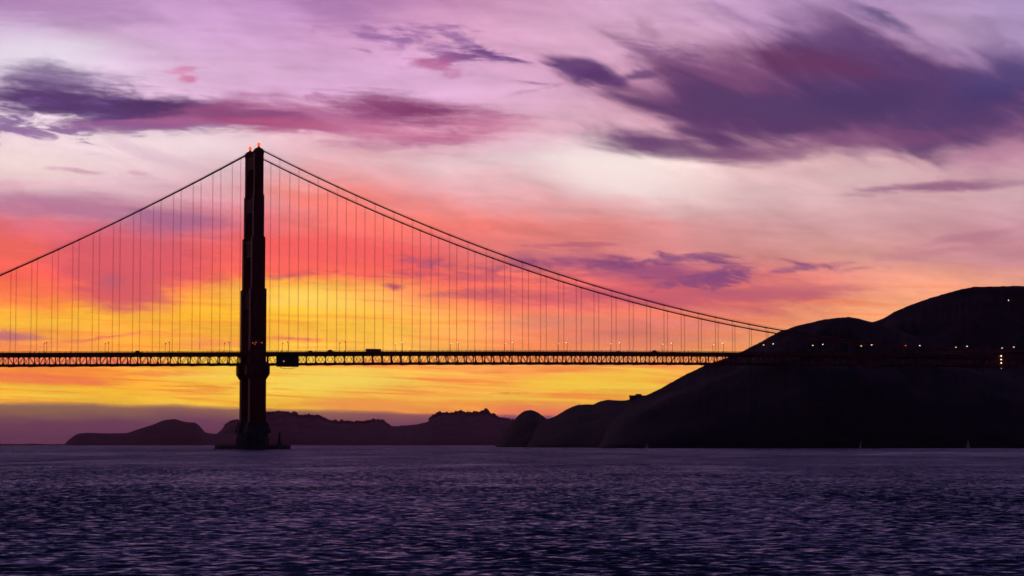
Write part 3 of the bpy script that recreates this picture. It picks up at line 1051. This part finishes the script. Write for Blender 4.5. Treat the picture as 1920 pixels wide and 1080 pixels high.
build_fender()
sb = s_of_x(524, -4, 5)
nb = world_thing('navigation_beacon', sb, -4, 3.2, 'small dark beacon spike on the fender right of the tower base', 'beacon')
MB().box(-3.2, 2.2, -2, 2, 0, 1.6, taper=(1.2, .6)).build('plinth', M_CONC, nb)
MB().prism([(1.05 * math.cos(a), 1.05 * math.sin(a)) for a in np.linspace(0, 2 * math.pi, 9)[:-1]], 1.5, 8.4, .72).build('beacon_tower', M_DARK, nb)
MB().box(-.95, .95, -.95, .95, 8.3, 8.6).build('gallery', M_DARK, nb)
MB().prism([(.55 * math.cos(a), .55 * math.sin(a)) for a in np.linspace(0, 2 * math.pi, 9)[:-1]], 8.6, 10.2, .6).build('lantern', M_DARK, nb)

# red aircraft beacons on the tower
for t, lab in ((-HALF, 'glowing red aircraft beacon on the higher, right hand tower leg'),
               (HALF, 'glowing red aircraft beacon on the lower, left hand tower leg')):
    b = world_thing('aircraft_beacon', 0, t, 229.2, lab, 'beacon', 'red beacons on the tower top')
    MB().box(-1.1, 1.1, -1.1, 1.1, -.6, 1.2, taper=(.3, .3)).build('mount', M_ORANGE, b)
    MB().tube([(0, 0, 1.1), (0, 0, 2.0)], .7, 10).build('collar', M_DARK, b)
    MB().tube([(0, 0, 1.9), (0, 0, 2.4), (0, 0, 3.6), (0, 0, 4.2), (0, 0, 4.5)], [1.0, 1.25, 1.25, .9, .3], 12).build('lens', M_RED, b, smooth=True)

# work platform slung under the deck right of the tower
sa, sz_ = s_of_x(521, -HALF - 1.5, 68), s_of_x(560, -HALF - 1.5, 68)
zm = deck_z((sa + sz_) / 2)
wp = world_thing('work_platform', (sa + sz_) / 2, 0, zm, 'dark boxed maintenance platform hung round the truss just right of the tower', 'platform')
hl = (sz_ - sa) / 2
MB().box(-hl, hl, -HALF - 1.8, -HALF - 1.5, -11.8, -2.4).build('screen_panel', M_DARK, wp)
MB().box(-hl, hl, -HALF + 3.0, -HALF + 3.3, -11.8, -4.1).build('screen_panel', M_DARK, wp)
for sg in (-1, 1):
    MB().box(sg * hl - .15, sg * hl + .15, -HALF - 1.5, -HALF + 3.0, -11.8, -3.95).build('end_panel', M_DARK, wp)
MB().box(-hl, hl, -HALF - 1.8, -HALF + 3.3, -12.3, -11.8).build('floor', M_DARK, wp)
for k in range(5):
    x = -hl + 1.5 + k * (2 * hl - 3) / 4
    MB().bar((x, -HALF - 1.6, -12.3), (x * .7, -HALF - 1.6, -13.6), .12).build('hanger', M_DARK, wp)
MB().tube([(-hl * .8, -HALF - 1.6, -13.0), (-hl * .4, -HALF - 1.6, -13.9), (hl * .2, -HALF - 1.6, -13.9), (hl * .6, -HALF - 1.6, -13.0)], .15, 6).build('safety_net_edge', M_DARK, wp)
MB().box(-hl * .5, -hl * .5 + .9, -HALF - 2.2, -HALF - 1.8, -8.6, -7.8).build('work_light', M_LAMPDIM, wp)


# street lamps, both sides of the deck
def lamp_meshes():
    post = MB().tube([(0, 0, -1.2), (0, 0, 0), (0, 0, 6.2)], [.2, .17, .12], 8).box(-.32, .32, -.32, .32, -1.3, -.7)
    arm = MB().tube([(0, 0, 5.6), (0, .25, 6.3), (0, .9, 6.7), (0, 1.7, 6.75)], .08, 6)
    arm.bar((0, 0, 5.0), (0, .8, 6.6), .07)
    head = MB().box(-.42, .42, 1.3, 2.3, 6.55, 6.95, taper=(.12, .2))
    lens = MB().box(-.36, .36, 1.35, 2.25, 6.22, 6.55)
    lens2 = MB().box(-.36, .36, 1.35, 2.25, 6.22, 6.55)
    return (post.mesh('post', M_DARK), arm.mesh('arm', M_DARK), head.mesh('lamp_head', M_DARK),
            lens.mesh('lens', M_LAMP), lens2.mesh('lens', M_LAMPOFF))


LM = lamp_meshes()
LMW = MB().box(-.36, .36, 1.35, 2.25, 6.22, 6.55).mesh('lens', M_LAMPW)
ORD = ['first', 'second', 'third', 'fourth', 'fifth', 'sixth', 'seventh', 'eighth', 'ninth', 'tenth', 'eleventh', 'twelfth', 'thirteenth',
       'fourteenth', 'fifteenth', 'sixteenth', 'seventeenth']


def street_lamp(s, t, lit, label, white=False):
    o = world_thing('street_lamp', s, t, deck_z(s), label, 'street lamp', 'street lamps along the bridge deck', 0 if t < 0 else math.pi)
    obj('post', LM[0], o); obj('arm', LM[1], o)
    h = obj('lamp_head', LM[2], o)
    obj('lens', LM[4] if not lit else (LMW if white else LM[3]), h)
    return o


near0 = s_of_x(859.5, -12.6, 82)
far0 = s_of_x(844.5, 12.6, 82)
for row, base, t, word in (('near', near0, -12.6, 'near'), ('far', far0, 12.6, 'far')):
    right = [k for k in range(-12, 13) if 12 < base + 45.72 * k < S1 - 60]
    left = [k for k in range(-14, 5) if S0 + 40 < base + 45.72 * k < -8]
    for i, k in enumerate(right):
        s = base + 45.72 * k
        px = 0
        lit = s > 95
        lab = '%s street lamp on the %s railing, %s to the right of the tower' % ('glowing' if lit else 'unlit', word, ORD[i])
        street_lamp(s, t, lit, lab, white=(row == 'near'))
    for i, k in enumerate(reversed(left)):
        s = base + 45.72 * k
        street_lamp(s, t, False, 'unlit dark street lamp on the %s railing, %s to the left of the tower' % (word, ORD[i]))


# vehicles crossing
def bus(s, t):
    o = world_thing('bus', s, t, deck_z(s) - 1.9, 'long dark bus on the deck between the tower and midspan', 'bus')
    body = MB()
    body.box(-6, 6, -1.27, 1.27, .45, 3.05, taper=(.06, .08))
    body.box(-5.8, 5.8, -1.15, 1.15, 3.04, 3.25, taper=(.3, .2))
    body.build('body', M_BUS, o)
    for k in range(6):
        x = -5.3 + k * 1.78
        for sg in (-1, 1):
            y0 = sg * 1.22; y1 = sg * 1.29
            MB().box(x, x + 1.55, min(y0, y1), max(y0, y1), 1.6, 2.6).build('window', M_GLASSV, o)
    MB().box(5.93, 6.02, -1.1, 1.1, 1.3, 2.8).build('windscreen', M_GLASSV, o)
    for x in (-3.8, 3.9):
        for sg in (-1, 1):
            MB().tube([(x, sg * .95, .5), (x, sg * 1.3, .5)], .5, 14).build('wheel', M_TYRE, o)


def car(s, t, label, h=1.5, l=4.6, paint=None):
    o = world_thing('car', s, t, deck_z(s) - 1.9, label, 'car', 'vehicles on the bridge deck')
    b = MB().box(-l / 2, l / 2, -.9, .9, .3, h * .58, taper=(.08, .06))
    b.build('body', paint or M_BUS, o)
    c = MB().box(-l * .42, l * .24, -.84, .84, h * .57, h, taper=(l * .1, .14)); c.build('cabin', M_GLASSV, o)
    MB().box(-l * .3, l * .12, -.68, .68, h - .02, h + .04).build('roof', paint or M_BUS, o)
    for x in (-l * .31, l * .31):
        for sg in (-1, 1):
            MB().tube([(x, sg * .7, .33), (x, sg * .93, .33)], .33, 12).build('wheel', M_TYRE, o)


bus(s_of_x(700, -7.4, 76), -7.4)
car(s_of_x(259, -7.4, 74), -7.4, 'tall dark van on the deck left of the tower', 2.4, 5.4)
car(s_of_x(583, -7.4, 74), -7.4, 'low dark car on the deck right of the work platform', 1.9)
car(s_of_x(620, -7.4, 74), -7.4, 'tall dark van between the work platform and the bus', 2.6, 5.4)
car(s_of_x(1228, -7.4, 74), -7.4, 'dark van on the deck near the foot of the headland', 2.4, 5.4)
car(s_of_x(1160, -3.6, 74), -3.6, 'dark car following behind the van by the headland', 1.8)

# red warning light and lit access ladder near midspan
s = s_of_x(1698, -12.8, 84)
o = world_thing('signal_light', s, -12.8, deck_z(s), 'small red signal light on a post on the deck by the hills', 'signal')
MB().tube([(0, 0, -1.1), (0, 0, 5.6)], .09, 6).build('post', M_DARK, o)
MB().box(-.4, .4, -.3, .3, 5.6, 6.3).build('lens', M_REDDIM, o)
s = s_of_x(1877, -HALF - 1, 75)
o = world_thing('access_ladder', s, -HALF - .9, deck_z(s), 'access ladder on the truss side with three stacked yellow lamps', 'ladder')
for sg in (-.35, .35):
    MB().box(sg - .05, sg + .05, -.08, .08, -13, .6).build('rail', M_DARK, o)
rg = MB().box(-.3, .3, -.03, .03, -.03, .03).mesh('rung', M_DARK)
for k in range(30):
    obj('rung', rg, o, (0, 0, -12.7 + k * .44))
for z in (-1.6, -4.6, -7.6):
    MB().box(-.5, .5, -.55, -.1, z - .38, z + .38).build('lamp', M_LAMPW, o)
MB().box(-.25, .25, -.5, -.1, -12.6, -11.8).build('small_lamp', M_LAMPDIM, o)


# lamps on the hills
def hill_lamp(x, y, r, label, m, size):
    d, u = ray(x, y)
    z = CAM_H + r * u
    o = obj('hillside_lamp', None, None, (d * r, r, z - 7))
    tag(o, label, 'lamp', 'lamps on the dark hill')
    MB().tube([(0, 0, -8), (0, 0, 6.6)], .15, 6).build('post', M_DARK, o)
    MB().box(-size, size, -size, size, 7 - size * .8, 7 + size * .8, taper=(size * .2, size * .2)).build('lens', m, o)


hill_lamp(1891, 563, 3120, 'single white lamp high on the tall right hill', M_LAMPW, .5)
hill_lamp(1842, 688, 2240, 'faint lamp on the slope below the deck near the lit ladder', M_LAMPDIM, .45)


# flat roofed building on the ridge
d, u = ray(1193, 741)
r = 3195
o = obj('ridge_building', None, None, (d * r, r, CAM_H + r * ray(1193, 749)[1]))
tag(o, 'small dark flat roofed building on the ridge left of the big hill', 'building')
MB().box(-9, 9, -4, 4, -6, 4.2).build('wall', M_CONC, o)
MB().box(-10, 12, -5, 5, 4.2, 5.4).build('roof', M_DARK, o)
MB().box(-1, 7, -3, 3, 5.4, 7.4).build('upper_block', M_CONC, o)
for k in range(5):
    MB().box(-9.4 + k * 4.6, -8.8 + k * 4.6, -4.8, -4.2, -6, 4.2).build('column', M_CONC, o)


# sailing boats under the hills
def sailboat(x, r, label, h, heel):
    d, u = ray(x, 838)
    o = obj('sailboat', None, None, (d * r, r, 0), (math.radians(heel), 0, math.radians(random.uniform(50, 75))))
    tag(o, label, 'sailboat', 'sailing boats below the dark hill')
    st = [(-4.2, .9, .95), (-2.5, 1.25, .9), (0, 1.35, .85), (2.4, .9, .95), (4.4, .06, 1.15)]
    v = []
    for xx, w, z in st:
        v += [(xx, -w, z), (xx, -w * .7, .0), (xx, 0, -.5), (xx, w * .7, .0), (xx, w, z)]
    f = []
    for i in range(len(st) - 1):
        for k in range(4):
            f.append((i * 5 + k, (i + 1) * 5 + k, (i + 1) * 5 + k + 1, i * 5 + k + 1))
        f.append((i * 5, i * 5 + 4, (i + 1) * 5 + 4, (i + 1) * 5))
    f.append((4, 3, 2, 1, 0))
    mb = MB(); mb.add(v, f); mb.build('hull', M_WHITE, o)
    MB().box(-1.8, 1.4, -.6, .6, .85, 1.4, taper=(.3, .1)).build('cabin', M_WHITE, o)
    MB().tube([(.6, 0, .8), (.6, 0, h)], .07, 6).build('mast', M_WHITE, o)
    MB().bar((.6, 0, 1.7), (-3.6, .5, 1.7), .1).build('boom', M_WHITE, o)

    def sail(name, a, b, c, belly):
        n = 6
        a, b, c = Vector(a), Vector(b), Vector(c)
        v = []; f = []; idx = {}
        for i in range(n + 1):
            for j in range(n + 1 - i):
                p = a + (b - a) * i / n + (c - a) * j / n
                w = 27 * (i / n) * (j / n) * (1 - i / n - j / n)
                idx[i, j] = len(v); v.append(p + Vector((0, belly * w, 0)))
        for i in range(n):
            for j in range(n - i):
                f.append((idx[i, j], idx[i + 1, j], idx[i, j + 1]))
                if i + j < n - 1: f.append((idx[i + 1, j], idx[i + 1, j + 1], idx[i, j + 1]))
        m = MB(); m.add(v, f); s_ = m.build(name, M_SAIL, o, smooth=True)
        so = s_.modifiers.new('thickness', 'SOLIDIFY'); so.thickness = .02
    sail('mainsail', (.5, 0, 1.8), (-3.6, .5, 1.8), (.55, 0, h - .2), .35)
    sail('jib', (4.2, 0, 1.3), (.9, .4, 1.6), (.7, 0, h * .88), .3)


sailboat(1213, 2280, 'faint small sailboat left of the others, under the stepped ridge', 6.0, 4)
sailboat(1613, 2150, 'pale sailboat under the saddle between the two dark hills', 8.6, 6)
sailboat(1816, 2160, 'pale sailboat nearest the right edge of the water line', 8.6, -4)

# ------------------------------------------------------------------ sea fog beyond the hills, and the air
def volume_mat(name, color, density, aniso):
    m = bpy.data.materials.new(name)
    m.use_nodes = True
    nt = m.node_tree
    nt.nodes.clear()
    out = nt.nodes.new('ShaderNodeOutputMaterial')
    pv = nt.nodes.new('ShaderNodeVolumePrincipled')
    pv.inputs['Color'].default_value = (*color, 1)
    pv.inputs['Density'].default_value = density
    pv.inputs['Anisotropy'].default_value = aniso
    nt.links.new(pv.outputs[0], out.inputs['Volume'])
    return m


def build_fog():
    xs = np.linspace(-2600, 1250, 260)
    sx = [-2600, -300, 0, 170, 235, 330, 420, 500, 560, 690, 800, 900, 1000, 1100, 1250]
    sy = [748, 750, 752, 753, 755.5, 757, 760.5, 763.5, 766, 769.5, 772, 774, 777, 781, 790]
    r0, r1 = 17000, 18200
    ts = np.linspace(0, 1, 30)
    top = []
    D = np.array([ray(x, np.interp(x, sx, sy)) for x in xs])
    Hh = CAM_H + r0 * D[:, 1]
    V = np.zeros((len(ts) + 2, len(xs), 3))
    for i, t in enumerate(ts):
        yy = r0 + (r1 - r0) * t
        prof = 1 - .05 * t
        z = Hh * prof
        n = 22 * fbm(xs / 80, xs * 0 + t * .6, 3, 4) + 9 * fbm(xs / 22, xs * 0 + t * 2, 8, 3)
        z = z + n - (18 if i == 0 else 0)
        V[i + 1] = np.stack([D[:, 0] * yy, xs * 0 + yy, z], -1)
    V[0] = V[1]; V[0, :, 2] = -.5
    V[-1] = V[-2]; V[-1, :, 2] = -.5
    nr, nc = V.shape[0], V.shape[1]
    v = V.reshape(-1, 3)
    faces = []
    for i in range(nr - 1):
        for j in range(nc - 1):
            faces.append((i * nc + j, i * nc + j + 1, (i + 1) * nc + j + 1, (i + 1) * nc + j))
    faces.append(tuple(i * nc for i in range(nr)))
    faces.append(tuple(i * nc + nc - 1 for i in range(nr - 1, -1, -1)))
    for j in range(nc - 1):   # floor
        faces.append((j + 1, j, (nr - 1) * nc + j, (nr - 1) * nc + j + 1))
    me = bpy.data.meshes.new('fog_bank')
    me.from_pydata([tuple(p) for p in v], [], faces)
    me.materials.append(volume_mat('fog', (1.0, 0.8, 1.0), 0.0013, 0.72))
    me.update()
    bm = bmesh.new(); bm.from_mesh(me); bmesh.ops.recalc_face_normals(bm, faces=bm.faces); bm.to_mesh(me); bm.free()
    o = obj('fog_bank', me)
    tag(o, 'flat topped purple fog bank on the horizon behind the far hills', 'fog', kind='stuff')


build_fog()
hz = MB().box(-90000, 90000, -90000, 90000, -5, 352)
o = hz.build('haze', volume_mat('haze_air', (1.0, 0.44, 0.76), 1.15e-5, 0.65))
tag(o, 'thin violet haze over the bay and hills', 'haze', kind='stuff')
